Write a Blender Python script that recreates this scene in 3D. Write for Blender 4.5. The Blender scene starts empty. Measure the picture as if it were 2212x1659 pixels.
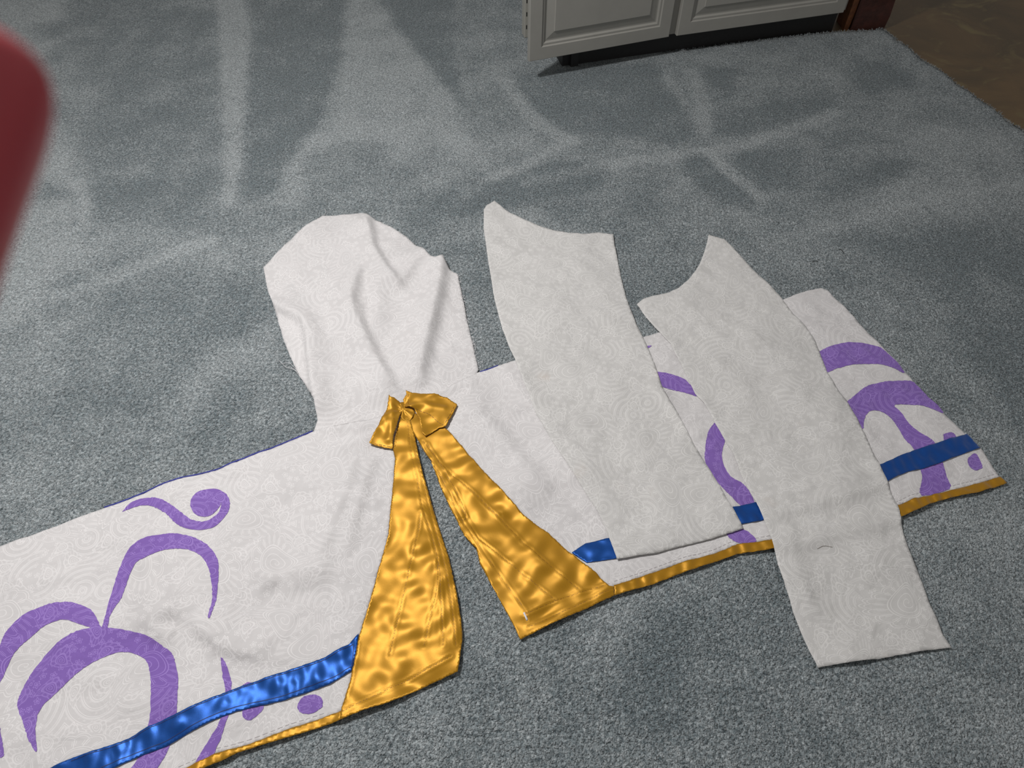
import bpy, bmesh, math, random
import numpy as np
from mathutils import Vector, Matrix
from mathutils.geometry import delaunay_2d_cdt

random.seed(7)
rng = np.random.RandomState(11)
scene = bpy.context.scene
COL = scene.collection

# ------------------------------------------------------------------ camera
W, H, F = 2212, 1659, 1534.0
CAM_H, PITCH = 1.40, math.radians(52)
cd = bpy.data.cameras.new('camera')
cd.sensor_fit = 'HORIZONTAL'
cd.sensor_width = 36.0
cd.lens = 36.0 * F / W
cd.clip_start = 0.005
cam = bpy.data.objects.new('camera', cd)
COL.objects.link(cam)
cam.location = (0, 0, CAM_H)
cam.rotation_euler = (math.pi / 2 - PITCH, 0, 0)
scene.camera = cam
cd.dof.use_dof = True
cd.dof.focus_distance = 1.75
cd.dof.aperture_fstop = 10.5

# ------------------------------------------------------------------ world, lamps, exposure
world = bpy.data.worlds.new('world')
scene.world = world
world.use_nodes = True
world.node_tree.nodes['Background'].inputs[0].default_value = (1.0, 0.98, 0.95, 1)
world.node_tree.nodes['Background'].inputs[1].default_value = 0.27

def area_light(name, loc, target, size, power, col):
    l = bpy.data.lights.new(name, 'AREA')
    l.shape = 'DISK'; l.size = size; l.energy = power; l.color = col
    o = bpy.data.objects.new(name, l); COL.objects.link(o)
    o.location = loc
    o.rotation_euler = (Vector(target) - Vector(loc)).to_track_quat('-Z', 'Y').to_euler()
    return o
area_light('ceiling_lamp_light', (-0.95, 1.25, 2.30), (-0.60, 1.1, 0), 0.26, 59, (1.0, 0.985, 0.97))

scene.view_settings.view_transform = 'Standard'
scene.view_settings.look = 'None'
scene.view_settings.gamma = 1.0
scene.view_settings.use_curve_mapping = False
scene.view_settings.exposure = -0.13

# ------------------------------------------------------------------ geometry helpers
CP, SP = math.cos(PITCH), math.sin(PITCH)
def ray(x, y):
    a, b = (x - W / 2) / F, -(y - H / 2) / F
    return np.array([a, CP + b * SP, -SP + b * CP])
def P(x, y, z=0.0):
    """the point at height z that the photograph shows at (x, y)"""
    d = ray(x, y)
    t = (z - CAM_H) / d[2]
    return np.array([d[0] * t, d[1] * t, z])
def P2(pts):
    return np.array([P(x, y)[:2] for x, y in pts])
def crop(pts, ox, oy, s):
    return [(ox + x / s, oy + y / s) for x, y in pts]

def inside(poly, pts):
    x, y = pts[:, 0], pts[:, 1]
    r = np.zeros(len(pts), bool)
    n = len(poly)
    for i in range(n):
        x0, y0 = poly[i]; x1, y1 = poly[(i + 1) % n]
        c = ((y0 > y) != (y1 > y))
        if y1 != y0:
            r ^= c & (x < (x1 - x0) * (y - y0) / (y1 - y0) + x0)
    return r
def seg_dist(pts, line, closed=False):
    """distance, signed side and 0..1 position along a polyline"""
    n = len(line)
    segs = [(line[i], line[(i + 1) % n]) for i in range(n if closed else n - 1)]
    L = [np.hypot(*(b - a)) for a, b in segs]
    tot = sum(L); acc = 0
    best = np.full(len(pts), 1e9); side = np.zeros(len(pts)); pos = np.zeros(len(pts))
    for (a, b), l in zip(segs, L):
        if l < 1e-9: continue
        d = (b - a) / l
        r = pts - a
        t = np.clip(r @ d, 0, l)
        q = r - t[:, None] * d
        dist = np.hypot(q[:, 0], q[:, 1])
        m = dist < best
        best[m] = dist[m]
        side[m] = np.sign(d[0] * r[:, 1] - d[1] * r[:, 0])[m]
        pos[m] = ((acc + t) / tot)[m]
        acc += l
    return best, side, pos
def smooth_line(pts, n=6):
    """Catmull-Rom through the points"""
    pts = np.asarray(pts, float)
    p = np.vstack([2 * pts[0] - pts[1], pts, 2 * pts[-1] - pts[-2]])
    out = []
    for i in range(1, len(p) - 2):
        for k in range(n):
            t = k / n
            out.append(0.5 * ((2 * p[i]) + (-p[i-1] + p[i+1]) * t + (2*p[i-1] - 5*p[i] + 4*p[i+1] - p[i+2]) * t*t
                              + (-p[i-1] + 3*p[i] - 3*p[i+1] + p[i+2]) * t**3))
    out.append(pts[-1])
    return np.array(out)
def resample(line, step, closed=True):
    line = np.asarray(line, float)
    if closed: line = np.vstack([line, line[:1]])
    out = []
    for a, b in zip(line[:-1], line[1:]):
        n = max(1, int(round(np.hypot(*(b - a)) / step)))
        for k in range(n): out.append(a + (b - a) * k / n)
    if not closed: out.append(line[-1])
    return np.array(out)

class Waves:
    """sum of sines: smooth random undulation"""
    def __init__(self, seed, lam0, lam1, n=14):
        r = np.random.RandomState(seed)
        lam = np.exp(r.uniform(np.log(lam0), np.log(lam1), n))
        th = r.uniform(0, 2 * np.pi, n)
        self.k = np.stack([np.cos(th), np.sin(th)], 1) * (2 * np.pi / lam)[:, None]
        self.ph = r.uniform(0, 2 * np.pi, n)
        self.a = (lam / lam1) ** 0.8
        self.a /= np.sqrt((self.a ** 2).sum() / 2)
    def __call__(self, p):
        return (np.sin(p @ self.k.T + self.ph) * self.a).sum(1)
W_big = Waves(3, 0.10, 0.28)
W_mid = Waves(5, 0.035, 0.08)
W_satin = Waves(8, 0.028, 0.085, 20)
W_hem = Waves(15, 0.022, 0.05, 16)

def new_obj(name, verts, faces, mat, parent=None, base=(0, 0, 0), smooth=True, uv=None):
    me = bpy.data.meshes.new(name)
    v = np.asarray(verts, float) - np.asarray(base)
    me.from_pydata(v.tolist(), [], faces)
    me.update()
    if smooth:
        me.polygons.foreach_set('use_smooth', [True] * len(me.polygons))
    if uv is not None:
        ul = me.uv_layers.new(name='UVMap')
        idx = np.zeros(len(me.loops), int); me.loops.foreach_get('vertex_index', idx)
        ul.data.foreach_set('uv', np.asarray(uv)[idx].ravel())
    me.materials.append(mat)
    o = bpy.data.objects.new(name, me); COL.objects.link(o)
    if parent is not None: o.parent = parent
    return o
def tag(o, label=None, cat=None, group=None, kind=None):
    if label: o['label'] = label
    if cat: o['category'] = cat
    if group: o['group'] = group
    if kind: o['kind'] = kind
    return o
def empty(name, loc):
    o = bpy.data.objects.new(name, None); COL.objects.link(o)
    o.location = loc; o.empty_display_size = 0.05
    return o
def solid(o, t, off=-1):
    m = o.modifiers.new('thickness', 'SOLIDIFY'); m.thickness = t; m.offset = off
    return o

def triangulate(poly, step):
    """outline (world xy) -> points and triangles, filled with a jittered grid"""
    b = resample(poly, step)
    lo, hi = b.min(0), b.max(0)
    xs = np.arange(lo[0], hi[0], step); ys = np.arange(lo[1], hi[1], step * 0.866)
    g = np.array([(x + (j % 2) * step * 0.5, y) for j, y in enumerate(ys) for x in xs]) if len(xs) and len(ys) else np.zeros((0, 2))
    if len(g):
        g = g[inside(b, g)]
    if len(g):
        d, _, _ = seg_dist(g, b, True)
        g = g[d > step * 0.45]
    allp = np.vstack([b, g]) if len(g) else b
    vs, es, fs, _, _, _ = delaunay_2d_cdt([Vector(q) for q in allp], [], [list(range(len(b)))], 1, 1e-6)
    pts = np.array([(v.x, v.y) for v in vs])
    F_ = []
    for f in fs:
        a, b_, c = [pts[i] for i in f[:3]]
        if (b_[0]-a[0])*(c[1]-a[1]) - (b_[1]-a[1])*(c[0]-a[0]) < 0: f = f[::-1]
        F_.append(list(f))
    return pts, F_

# ------------------------------------------------------------------ node helpers
class N:
    """small expression builder for shader nodes"""
    def __init__(self, mat):
        mat.use_nodes = True
        self.t = mat.node_tree
        self.t.nodes.clear()
        self.out = self.t.nodes.new('ShaderNodeOutputMaterial')
    def node(self, typ, **kw):
        n = self.t.nodes.new(typ)
        for k, v in kw.items(): setattr(n, k, v)
        return n
    def put(self, sock, val):
        if isinstance(val, bpy.types.NodeSocket): self.t.links.new(val, sock)
        else: sock.default_value = val
    def m(self, op, a, b=None, c=None, clamp=False):
        n = self.node('ShaderNodeMath', operation=op); n.use_clamp = clamp
        self.put(n.inputs[0], a)
        if b is not None: self.put(n.inputs[1], b)
        if c is not None: self.put(n.inputs[2], c)
        return n.outputs[0]
    def v(self, op, a, b=None):
        n = self.node('ShaderNodeVectorMath', operation=op)
        self.put(n.inputs[0], a)
        if b is not None: self.put(n.inputs[3 if op == 'SCALE' else 1], b)
        return n.outputs[0]
    def xyz(self, a):
        n = self.node('ShaderNodeSeparateXYZ'); self.put(n.inputs[0], a); return n.outputs
    def noise(self, vec, scale, detail=2.0, rough=0.5, dist=0.0):
        n = self.node('ShaderNodeTexNoise')
        self.put(n.inputs['Vector'], vec); n.inputs['Scale'].default_value = scale
        n.inputs['Detail'].default_value = detail; n.inputs['Roughness'].default_value = rough
        n.inputs['Distortion'].default_value = dist
        return n.outputs
    def vor(self, vec, scale, feature='F1', rand=1.0, dims='2D'):
        n = self.node('ShaderNodeTexVoronoi', feature=feature, voronoi_dimensions=dims)
        self.put(n.inputs['Vector'], vec); n.inputs['Scale'].default_value = scale
        n.inputs['Randomness'].default_value = rand
        return n.outputs
    def ramp(self, fac, a, b, lo=0.0, hi=1.0, kind='SMOOTHSTEP'):
        n = self.node('ShaderNodeMapRange', interpolation_type=kind)
        self.put(n.inputs[0], fac); self.put(n.inputs[1], a); self.put(n.inputs[2], b)
        n.inputs[3].default_value = lo; n.inputs[4].default_value = hi
        return n.outputs[0]
    def mix(self, fac, a, b):
        n = self.node('ShaderNodeMix', data_type='RGBA')
        self.put(n.inputs[0], fac); self.put(n.inputs[6], a); self.put(n.inputs[7], b)
        return n.outputs[2]
    def bump(self, h, dist, strength=1.0, normal=None):
        n = self.node('ShaderNodeBump')
        n.inputs['Strength'].default_value = strength; n.inputs['Distance'].default_value = dist
        self.put(n.inputs['Height'], h)
        if normal is not None: self.put(n.inputs['Normal'], normal)
        return n.outputs[0]
    def principled(self, **kw):
        n = self.node('ShaderNodeBsdfPrincipled')
        for k, v in kw.items(): self.put(n.inputs[k.replace('_', ' ')], v)
        self.t.links.new(n.outputs[0], self.out.inputs[0])
        return n
def mat(name):
    m = bpy.data.materials.new(name)
    return m, N(m)
def C(r, g, b):
    f = lambda c: (c / 255 / 12.92) if c / 255 <= 0.04045 else ((c / 255 + 0.055) / 1.055) ** 2.4
    return (f(r), f(g), f(b), 1)

# ------------------------------------------------------------------ materials
def paisley(n):
    """0..1 mask of the printed paisley line-work, in metres of cloth"""
    uvn = n.node('ShaderNodeUVMap'); p0 = uvn.outputs[0]
    w = n.noise(p0, 9.0, 1.0)
    p = n.v('ADD', p0, n.v('SCALE', n.v('SUBTRACT', w['Color'], (0.5, 0.5, 0.5)), 0.022))
    def local(scale, unit):
        vo = n.vor(p, scale, rand=0.75)
        cr = n.node('ShaderNodeSeparateColor'); n.put(cr.inputs[0], vo['Color'])
        d = n.v('SUBTRACT', p, vo['Position'])
        rot = n.node('ShaderNodeVectorRotate', rotation_type='Z_AXIS')
        n.put(rot.inputs['Vector'], d); n.put(rot.inputs['Angle'], n.m('MULTIPLY', cr.outputs[0], 6.283))
        s = n.v('SCALE', rot.outputs[0], 1.0 / unit)
        x = n.xyz(s)
        return x[0], x[1], cr.outputs
    def line(val, at, half):
        a = n.m('ABSOLUTE', n.m('SUBTRACT', val, at))
        return n.ramp(a, half * 0.55, half * 1.35, 1.0, 0.0)
    def mx(*a):
        r = a[0]
        for b in a[1:]: r = n.m('MAXIMUM', r, b)
        return r
    # large teardrops with scalloped rim, petals and an inner curl
    def drop(scale, unit, petals, hl):
        u, v, cr = local(scale, unit)
        u2 = n.m('ADD', u, n.m('SUBTRACT', n.m('MULTIPLY', n.m('MULTIPLY', v, v), 0.55), 0.12))
        wd = n.m('MAXIMUM', n.m('MULTIPLY', n.m('SUBTRACT', 1.0, n.m('MULTIPLY', v, 0.60)), 0.62), 0.14)
        uu = n.m('DIVIDE', u2, wd)
        d = n.m('SQRT', n.m('ADD', n.m('MULTIPLY', uu, uu), n.m('MULTIPLY', v, v)))
        th = n.m('ARCTAN2', uu, v)
        sc = n.m('ABSOLUTE', n.m('SINE', n.m('MULTIPLY', th, petals)))
        rim = n.m('SUBTRACT', d, n.m('MULTIPLY', sc, 0.10))
        l1 = mx(line(rim, 0.98, hl), line(rim, 0.90, hl * 0.8))
        pet = n.m('MULTIPLY', line(sc, 0.0, 0.15), n.m('MULTIPLY', n.ramp(d, 0.60, 0.64), n.ramp(d, 0.90, 0.86)))
        pet2 = n.m('MULTIPLY', line(sc, 0.55, 0.08), n.m('MULTIPLY', n.ramp(d, 0.66, 0.70), n.ramp(d, 0.86, 0.82)))
        l2 = mx(line(d, 0.60, hl), line(d, 0.53, hl * 0.8))
        sp = n.m('FRACT', n.m('ADD', n.m('MULTIPLY', d, 5.5), n.m('MULTIPLY', th, 0.15915)))
        spl = n.m('MULTIPLY', line(sp, 0.5, hl * 4.6), n.ramp(d, 0.50, 0.46))
        return d, mx(l1, pet, pet2, l2, spl), cr
    dA, mA, cA = drop(6.0, 0.068, 9.0, 0.0115)
    dB, mB, cB = drop(17.0, 0.024, 6.0, 0.029)
    # little five-petal flowers and dots
    def flower(scale, unit):
        u, v, cr = local(scale, unit)
        d = n.m('SQRT', n.m('ADD', n.m('MULTIPLY', u, u), n.m('MULTIPLY', v, v)))
        th = n.m('ARCTAN2', u, v)
        f = n.m('SUBTRACT', d, n.m('MULTIPLY', n.m('COSINE', n.m('MULTIPLY', th, 5.0)), 0.20))
        return mx(line(f, 0.70, 0.095), line(d, 0.22, 0.10))
    fl = flower(52.0, 0.0068)
    dots = n.m('MULTIPLY', flower(95.0, 0.0026), 0.85)
    # flowing double stems between the motifs
    iso = n.m('FRACT', n.m('MULTIPLY', n.vor(n.v('ADD', p, (0.7, 0.3, 0)), 8.0, rand=1.0)['Distance'], 9.0))
    sel = n.ramp(n.noise(n.v('ADD', p0, (3.1, 1.7, 0)), 10.0, 0.0)['Fac'], 0.46, 0.54)
    stems = n.m('MULTIPLY', mx(line(iso, 0.30, 0.04), line(iso, 0.50, 0.04), line(iso, 0.62, 0.028)), sel)
    outA = n.ramp(dA, 1.10, 1.13)
    outB = n.ramp(dB, 1.05, 1.12)
    small = n.m('MAXIMUM', n.m('MULTIPLY', fl, n.m('SUBTRACT', 1.0, sel)), n.m('MAXIMUM', stems, n.m('MULTIPLY', dots, n.m('MULTIPLY', sel, n.ramp(iso, 0.68, 0.74)))))
    lay2 = n.m('MAXIMUM', n.m('MULTIPLY', mB, outA), n.m('MULTIPLY', small, n.m('MULTIPLY', outA, outB)))
    return n.m('MAXIMUM', mA, lay2), p0

def cotton(name, ground, ink, alpha=1.0, stain=0.0):
    m, n = mat(name)
    msk, p0 = paisley(n)
    weave = n.noise(p0, 900.0, 2.0)['Fac']
    g = n.mix(n.ramp(n.noise(p0, 5.0, 3.0)['Fac'], 0.35, 0.7), ground, tuple(c * 0.965 for c in ground[:3]) + (1,))
    if stain:
        s = n.ramp(n.noise(n.v('ADD', p0, (1.3, 4.2, 0)), 6.0, 2.0)['Fac'], 0.66, 0.78)
        g = n.mix(n.m('MULTIPLY', s, stain), g, C(214, 190, 170))
    col = n.mix(msk, g, ink)
    crk = n.noise(p0, 60.0, 4.0, 0.6)['Fac']
    big = n.noise(p0, 17.0, 3.0, 0.55, 0.8)['Fac']
    nb = n.bump(big, 0.010, 0.45)
    nb = n.bump(crk, 0.0016, 0.5, nb)
    nb = n.bump(weave, 0.0004, 0.5, nb)
    kw = dict(Base_Color=col, Roughness=0.85, Normal=nb)
    b = n.principled(**kw)
    b.inputs['Sheen Weight'].default_value = 0.15
    b.inputs['Specular IOR Level'].default_value = 0.2
    if alpha < 1: b.inputs['Alpha'].default_value = alpha
    return m
M_white = cotton('white_paisley_cotton', C(203, 200, 200), C(221, 218, 218))
M_panel = cotton('thin_paisley_cotton', C(202, 200, 198), C(222, 220, 218), alpha=0.95, stain=0.35)
M_purple = cotton('purple_paint_on_cotton', C(126, 96, 170), C(154, 126, 196))

def satin(name, c0, c1, rough, spec, scale):
    m, n = mat(name)
    uvn = n.node('ShaderNodeUVMap'); p = uvn.outputs[0]
    x = n.xyz(p)
    st = n.node('ShaderNodeCombineXYZ')
    n.put(st.inputs[0], n.m('MULTIPLY', x[0], 1500.0)); n.put(st.inputs[1], n.m('MULTIPLY', x[1], 300.0))
    gr = n.noise(st.outputs[0], 1.0, 2.0)['Fac']
    wv = n.noise(p, scale, 2.0, 0.5, 0.6)['Fac']
    col = n.mix(gr, c0, c1)
    nb = n.bump(wv, 0.004, 0.30)
    nb = n.bump(gr, 0.0002, 0.4, nb)
    b = n.principled(Base_Color=col, Roughness=rough, Normal=nb)
    b.inputs['Metallic'].default_value = spec
    b.inputs['Sheen Weight'].default_value = 0.2
    b.inputs['Anisotropic'].default_value = 0.4
    return m
M_gold = satin('gold_satin', C(166, 115, 8), C(188, 137, 14), 0.46, 0.46, 14.0)
M_blue = satin('blue_satin', C(5, 62, 134), C(10, 84, 170), 0.42, 0.55, 14.0)

def plain(name, col, rough=0.7, noise_amt=0.12, scale=60.0, bump=0.0):
    m, n = mat(name)
    tc = n.node('ShaderNodeTexCoord')
    f = n.noise(tc.outputs['Object'], scale, 4.0, 0.6)['Fac']
    lo = tuple(c * (1 - noise_amt) for c in col[:3]) + (1,); hi = tuple(min(1, c * (1 + noise_amt)) for c in col[:3]) + (1,)
    kw = dict(Base_Color=n.mix(n.ramp(f, 0.3, 0.7), lo, hi), Roughness=rough)
    if bump: kw['Normal'] = n.bump(f, bump, 0.6)
    n.principled(**kw)
    return m
M_navy = plain('navy_lining', C(46, 52, 138), 0.6)
M_stitch = plain('gold_thread', C(132, 86, 12), 0.6)
M_bstitch = plain('navy_thread', C(12, 38, 96), 0.6)
M_gstitch = plain('grey_thread', C(176, 170, 170), 0.8)
M_thread = plain('white_thread', C(225, 222, 224), 0.8)
M_hair = plain('brown_hair', C(118, 108, 100), 0.6)
M_black = plain('black_matter', C(26, 26, 28), 0.5)

def carpet_material():
    m, n = mat('blue_grey_carpet')
    tc = n.node('ShaderNodeTexCoord'); p = tc.outputs['Object']
    nap = n.node('ShaderNodeAttribute', attribute_name='nap')
    k = nap.outputs['Fac']
    mott = n.noise(p, 8.0, 4.0, 0.62)['Fac']
    mott2 = n.noise(p, 40.0, 3.0, 0.6)['Fac']
    wob = n.v('ADD', p, n.v('SCALE', n.v('SUBTRACT', n.noise(p, 160.0, 1.0)['Color'], (0.5, 0.5, 0.5)), 0.006))
    vo = n.vor(wob, 210.0, dims='3D')
    cr = n.node('ShaderNodeSeparateColor'); n.put(cr.inputs[0], vo['Color'])
    tip = n.ramp(vo['Distance'], 0.05, 0.75, 1.0, 0.0)
    g1 = n.noise(p, 150.0, 2.0, 0.6)['Fac']
    g2 = n.noise(p, 360.0, 2.0, 0.6)['Fac']
    patch = n.m('ADD', k, n.m('ADD', n.m('MULTIPLY', n.m('SUBTRACT', mott, 0.5), 0.95), n.m('MULTIPLY', n.m('SUBTRACT', mott2, 0.5), 0.9)))
    patch = n.m('ADD', patch, n.m('ADD', n.m('MULTIPLY', n.m('SUBTRACT', g1, 0.5), 1.3), n.m('MULTIPLY', n.m('SUBTRACT', cr.outputs[1], 0.5), 0.35)))
    patch = n.ramp(patch, 0.05, 0.95, kind='LINEAR')
    lo = n.mix(patch, C(62, 71, 75), C(116, 124, 127))
    hi = n.mix(patch, C(146, 158, 163), C(205, 211, 213))
    t = n.m('ADD', n.m('MULTIPLY', tip, 0.30), n.m('MULTIPLY', cr.outputs[0], 0.30))
    t = n.m('ADD', t, n.m('ADD', n.m('MULTIPLY', n.m('SUBTRACT', g1, 0.5), 1.3), n.m('MULTIPLY', n.m('SUBTRACT', g2, 0.5), 1.5)))
    t = n.m('ADD', t, 0.18, clamp=True)
    col = n.mix(t, lo, hi)
    nb = n.bump(tip, 0.006, 0.8)
    nb = n.bump(g2, 0.003, 0.7, nb)
    b = n.principled(Base_Color=col, Roughness=0.95, Normal=nb)
    b.inputs['Specular IOR Level'].default_value = 0.1
    b.inputs['Sheen Weight'].default_value = 0.25
    return m
M_carpet = carpet_material()

def concrete_material():
    m, n = mat('brown_concrete')
    tc = n.node('ShaderNodeTexCoord'); p = tc.outputs['Object']
    a = n.noise(p, 2.2, 5.0, 0.6, 0.8)['Fac']
    b_ = n.noise(p, 5.0, 4.0, 0.6, 2.0)['Fac']
    col = n.mix(n.ramp(a, 0.3, 0.7), C(72, 58, 36), C(98, 76, 46))
    col = n.mix(n.ramp(b_, 0.52, 0.72), col, C(104, 90, 56))
    b = n.principled(Base_Color=col, Roughness=0.55, Normal=n.bump(n.noise(p, 120.0, 3.0)['Fac'], 0.002, 0.3))
    return m
M_concrete = concrete_material()
M_paint = plain('pale_grey_paint', C(148, 146, 140), 0.5, 0.03, 14.0)
M_dark = plain('dark_toe_kick', C(34, 33, 34), 0.6)
M_wood_raw = plain('orange_raw_wood', C(118, 72, 42), 0.7, 0.25, 40.0, 0.002)
M_wood_red = plain('red_brown_wood', C(58, 28, 22), 0.6, 0.3, 30.0, 0.003)
M_plastic = plain('white_plastic', C(160, 158, 150), 0.4, 0.02)

def skin_material():
    m, n = mat('skin')
    tc = n.node('ShaderNodeTexCoord')
    f = n.noise(tc.outputs['Object'], 90.0, 3.0)['Fac']
    b = n.principled(Base_Color=n.mix(f, C(186, 68, 80), C(198, 84, 92)), Roughness=0.5)
    b.inputs['Subsurface Weight'].default_value = 0.6
    b.inputs['Subsurface Radius'].default_value = (1.0, 0.25, 0.15)
    b.inputs['Subsurface Scale'].default_value = 0.006
    return m
M_skin = skin_material()

# ------------------------------------------------------------------ floor and carpet
fl = new_obj('floor', [(-4, -2, -0.016), (4.5, -2, -0.016), (4.5, 6, -0.016), (-4, 6, -0.016)], [(0, 1, 2, 3)], M_concrete)
tag(fl, 'bare brown concrete floor beyond the carpet edge', None, kind='structure')

e_dir = (P(1820, 28, 0.07) - P(1462, 78, 0.07))[:2]; e_dir /= np.hypot(*e_dir)      # along the cabinet front
n_dir = np.array([-e_dir[1], e_dir[0]])                                                 # away from the camera
cA, cB = P2([(1905, 62), (2212, 285)])
cd_ = (cB - cA) / np.hypot(*(cB - cA))
rng2 = np.random.RandomState(4)
edge_right = [cA + cd_ * s + np.array([0.006, 0.004]) * rng2.randn() for s in np.linspace(0, 3.0, 60)]
edge_back = P2([(1270, 118), (1340, 109), (1412, 100), (1428, 113), (1560, 98), (1700, 80), (1812, 68), (1880, 66)])
edge_back = [q for q in resample(edge_back, 0.04, False)]
back0 = edge_back[0]
outline = [np.array([-3.0, -1.2])] + [np.array([edge_right[-1][0], -1.2])] * (edge_right[-1][1] > -1.2) + edge_right[::-1] + edge_back[::-1] + \
          [back0 + n_dir * 2.5, np.array([-3.0, 5.0])]
cpts, cfaces = triangulate(np.array(outline), 0.02)

def streak(pts, pxline, width, val, soft=0.5):
    """a lane of leaning pile left by the vacuum cleaner"""
    d, s, t = seg_dist(pts, P2(pxline))
    return val * np.clip((1 - d / width) / soft, 0, 1)
def field(pts, pxpoly, val, soft):
    poly = P2(pxpoly)
    d, _, _ = seg_dist(pts, poly, True)
    sd = np.where(inside(poly, pts), d, -d)
    return val * np.clip(0.5 + sd / soft, 0, 1)
nap = np.full(len(cpts), 0.45)
nap += 0.06 * Waves(21, 0.15, 0.6)(cpts) 
KA = lambda q: crop(q, 0, 0, 2.011)
KB = lambda q: crop(q, 1080, 0, 1.954)
NAP_FIELDS = [
    (KA([(930, -40), (1040, -40), (1085, 130), (1070, 250), (1060, 480), (1040, 720), (1010, 890), (975, 890), (975, 700), (965, 450), (955, 150)]), 0.45, 0.03),
    (KA([(1510, -40), (1600, -40), (1700, 110), (1850, 270), (1990, 500), (2060, 640), (1990, 680), (1880, 560), (1780, 640), (1500, 600), (1330, 680), (1310, 890), (1210, 900), (1230, 740), (1330, 600), (1420, 480), (1480, 280), (1500, 80)]), 0.32, 0.05),
    (KA([(1085, -40), (1500, -40), (1480, 280), (1400, 500), (1300, 650), (1190, 830), (1060, 870), (1080, 400), (1110, 150)]), -0.32, 0.05),
    (KA([(1640, -40), (1980, -40), (1960, 150), (2000, 380), (2020, 460), (1900, 330), (1750, 150)]), -0.36, 0.04),
    (KA([(300, -40), (930, -40), (950, 480), (960, 760), (900, 960), (400, 960), (380, 860), (330, 700), (420, 430), (330, 180)]), -0.20, 0.09),
    (KA([(-60, -60), (290, -60), (230, 140), (200, 450), (330, 700), (380, 850), (360, 1000), (180, 1400), (-60, 1500)]), 0.32, 0.08),
    (KA([(160, 780), (330, 830), (300, 880), (170, 860)]), -0.35, 0.05), (KA([(150, 100), (270, 100), (260, 170), (150, 190)]), -0.3, 0.05),
    (KB([(110, 310), (640, 265), (720, 400), (800, 470), (800, 560), (740, 610), (420, 560), (280, 560), (150, 470), (60, 370)]), -0.34, 0.05),
    (KB([(870, 280), (990, 290), (970, 370), (870, 370)]), -0.35, 0.05),
    (KB([(1130, 440), (1290, 410), (1410, 440), (1300, 500), (1050, 560), (890, 570), (880, 470)]), -0.36, 0.05),
    (KB([(1500, 230), (1760, 320), (1790, 360), (1560, 390), (1470, 310)]), -0.36, 0.06),
    (KB([(960, 650), (1280, 620), (1260, 800), (1110, 810)]), -0.32, 0.05),
    (KB([(740, 670), (850, 640), (960, 760), (1100, 830), (1070, 880), (930, 870), (780, 720)]), -0.34, 0.04),
    (KB([(1290, 560), (1500, 540), (1680, 600), (1400, 625)]), -0.25, 0.05),
    (KB([(1530, 700), (1750, 670), (1720, 750), (1380, 850), (1340, 800)]), -0.28, 0.05),
    (KB([(40, 750), (230, 690), (470, 690), (420, 790), (240, 830), (-40, 900), (-200, 900)]), -0.28, 0.05),
    (KB([(-500, 640), (-200, 560), (150, 600), (-40, 720), (-300, 800)]), 0.12, 0.08),
    (KB([(1760, 520), (2180, 560), (2260, 860), (1900, 900), (1500, 900), (1700, 720)]), 0.20, 0.08),
    (KB([(1400, 1020), (1900, 950), (2260, 890), (2260, 1900), (1950, 1500), (1700, 1100)]), -0.26, 0.08),
    ([(240, 640), (560, 600), (560, 700), (300, 900), (100, 900)], -0.16, 0.08),
    ([(900, 400), (1040, 430), (1030, 560), (960, 560), (860, 480)], -0.16, 0.06),
    ([(1150, 440), (1380, 430), (1500, 520), (1360, 600), (1330, 505), (1220, 490)], -0.18, 0.06),
    ([(1400, 1320), (1680, 1260), (1760, 1460), (1500, 1620), (1200, 1560)], -0.16, 0.08),
    ([(1950, 1120), (2212, 1040), (2230, 1250), (2080, 1330)], 0.16, 0.08),
]
for poly, v_, s_ in NAP_FIELDS: nap += field(cpts, poly, v_, s_)
for ln, w_, v_ in [(KB([(120, 770), (500, 690), (900, 640), (1200, 560), (1410, 480)]), 0.035, 0.30), (KB([(880, 640), (980, 740), (1095, 830)]), 0.03, 0.35),
                   (KB([(800, 300), (850, 420), (870, 560)]), 0.035, 0.25), (KB([(-60, 760), (150, 680), (300, 590)]), 0.03, 0.30), (KB([(20, 340), (160, 520), (300, 600)]), 0.04, 0.30),
                   (KB([(700, 320), (800, 470)]), 0.025, 0.2), (KA([(330, 790), (375, 880), (370, 980)]), 0.025, 0.3),
                   ([(130, 640), (300, 575), (450, 520)], 0.035, 0.28), ([(1660, 530), (2000, 430), (2212, 400)], 0.03, 0.18), ([(1440, 420), (1560, 350), (1640, 300)], 0.03, 0.15)]:
    nap += streak(cpts, ln, w_, v_)
cz = np.zeros(len(cpts))
car = new_obj('carpet', np.column_stack([cpts, cz]), cfaces, M_carpet)
at = car.data.attributes.new('nap', 'FLOAT', 'POINT')
at.data.foreach_set('value', np.clip(0.45 + (nap - 0.45) * 1.25, -0.1, 1.1).astype(np.float32))
solid(car, 0.0155)
tag(car, 'blue-grey cut-pile carpet with vacuum marks covering most of the floor', 'carpet')
# loose pile standing out along the cut edges
fv, ff = [], []
edge_line = resample(np.array(list(edge_back) + list(edge_right[:40])), 0.0022, False)
for q in edge_line:
    if rng2.rand() < 0.25: continue
    for _ in range(2):
        a = rng2.uniform(0, 2 * math.pi); l = rng2.uniform(0.004, 0.012) * (1.8 if rng2.rand() < 0.06 else 1)
        b0 = np.array([q[0] + rng2.randn() * 0.003, q[1] + rng2.randn() * 0.003, -0.003])
        tipv = b0 + np.array([math.cos(a) * l, math.sin(a) * l, rng2.uniform(0.001, 0.007)])
        sdv = np.array([-math.sin(a), math.cos(a), 0]) * 0.0010
        i = len(fv); mid = (b0 + tipv) / 2 + np.array([0, 0, 0.003])
        fv += [b0 - sdv, b0 + sdv, mid - sdv, mid + sdv, tipv]
        ff += [(i, i + 1, i + 3, i + 2), (i + 2, i + 3, i + 4)]
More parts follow.
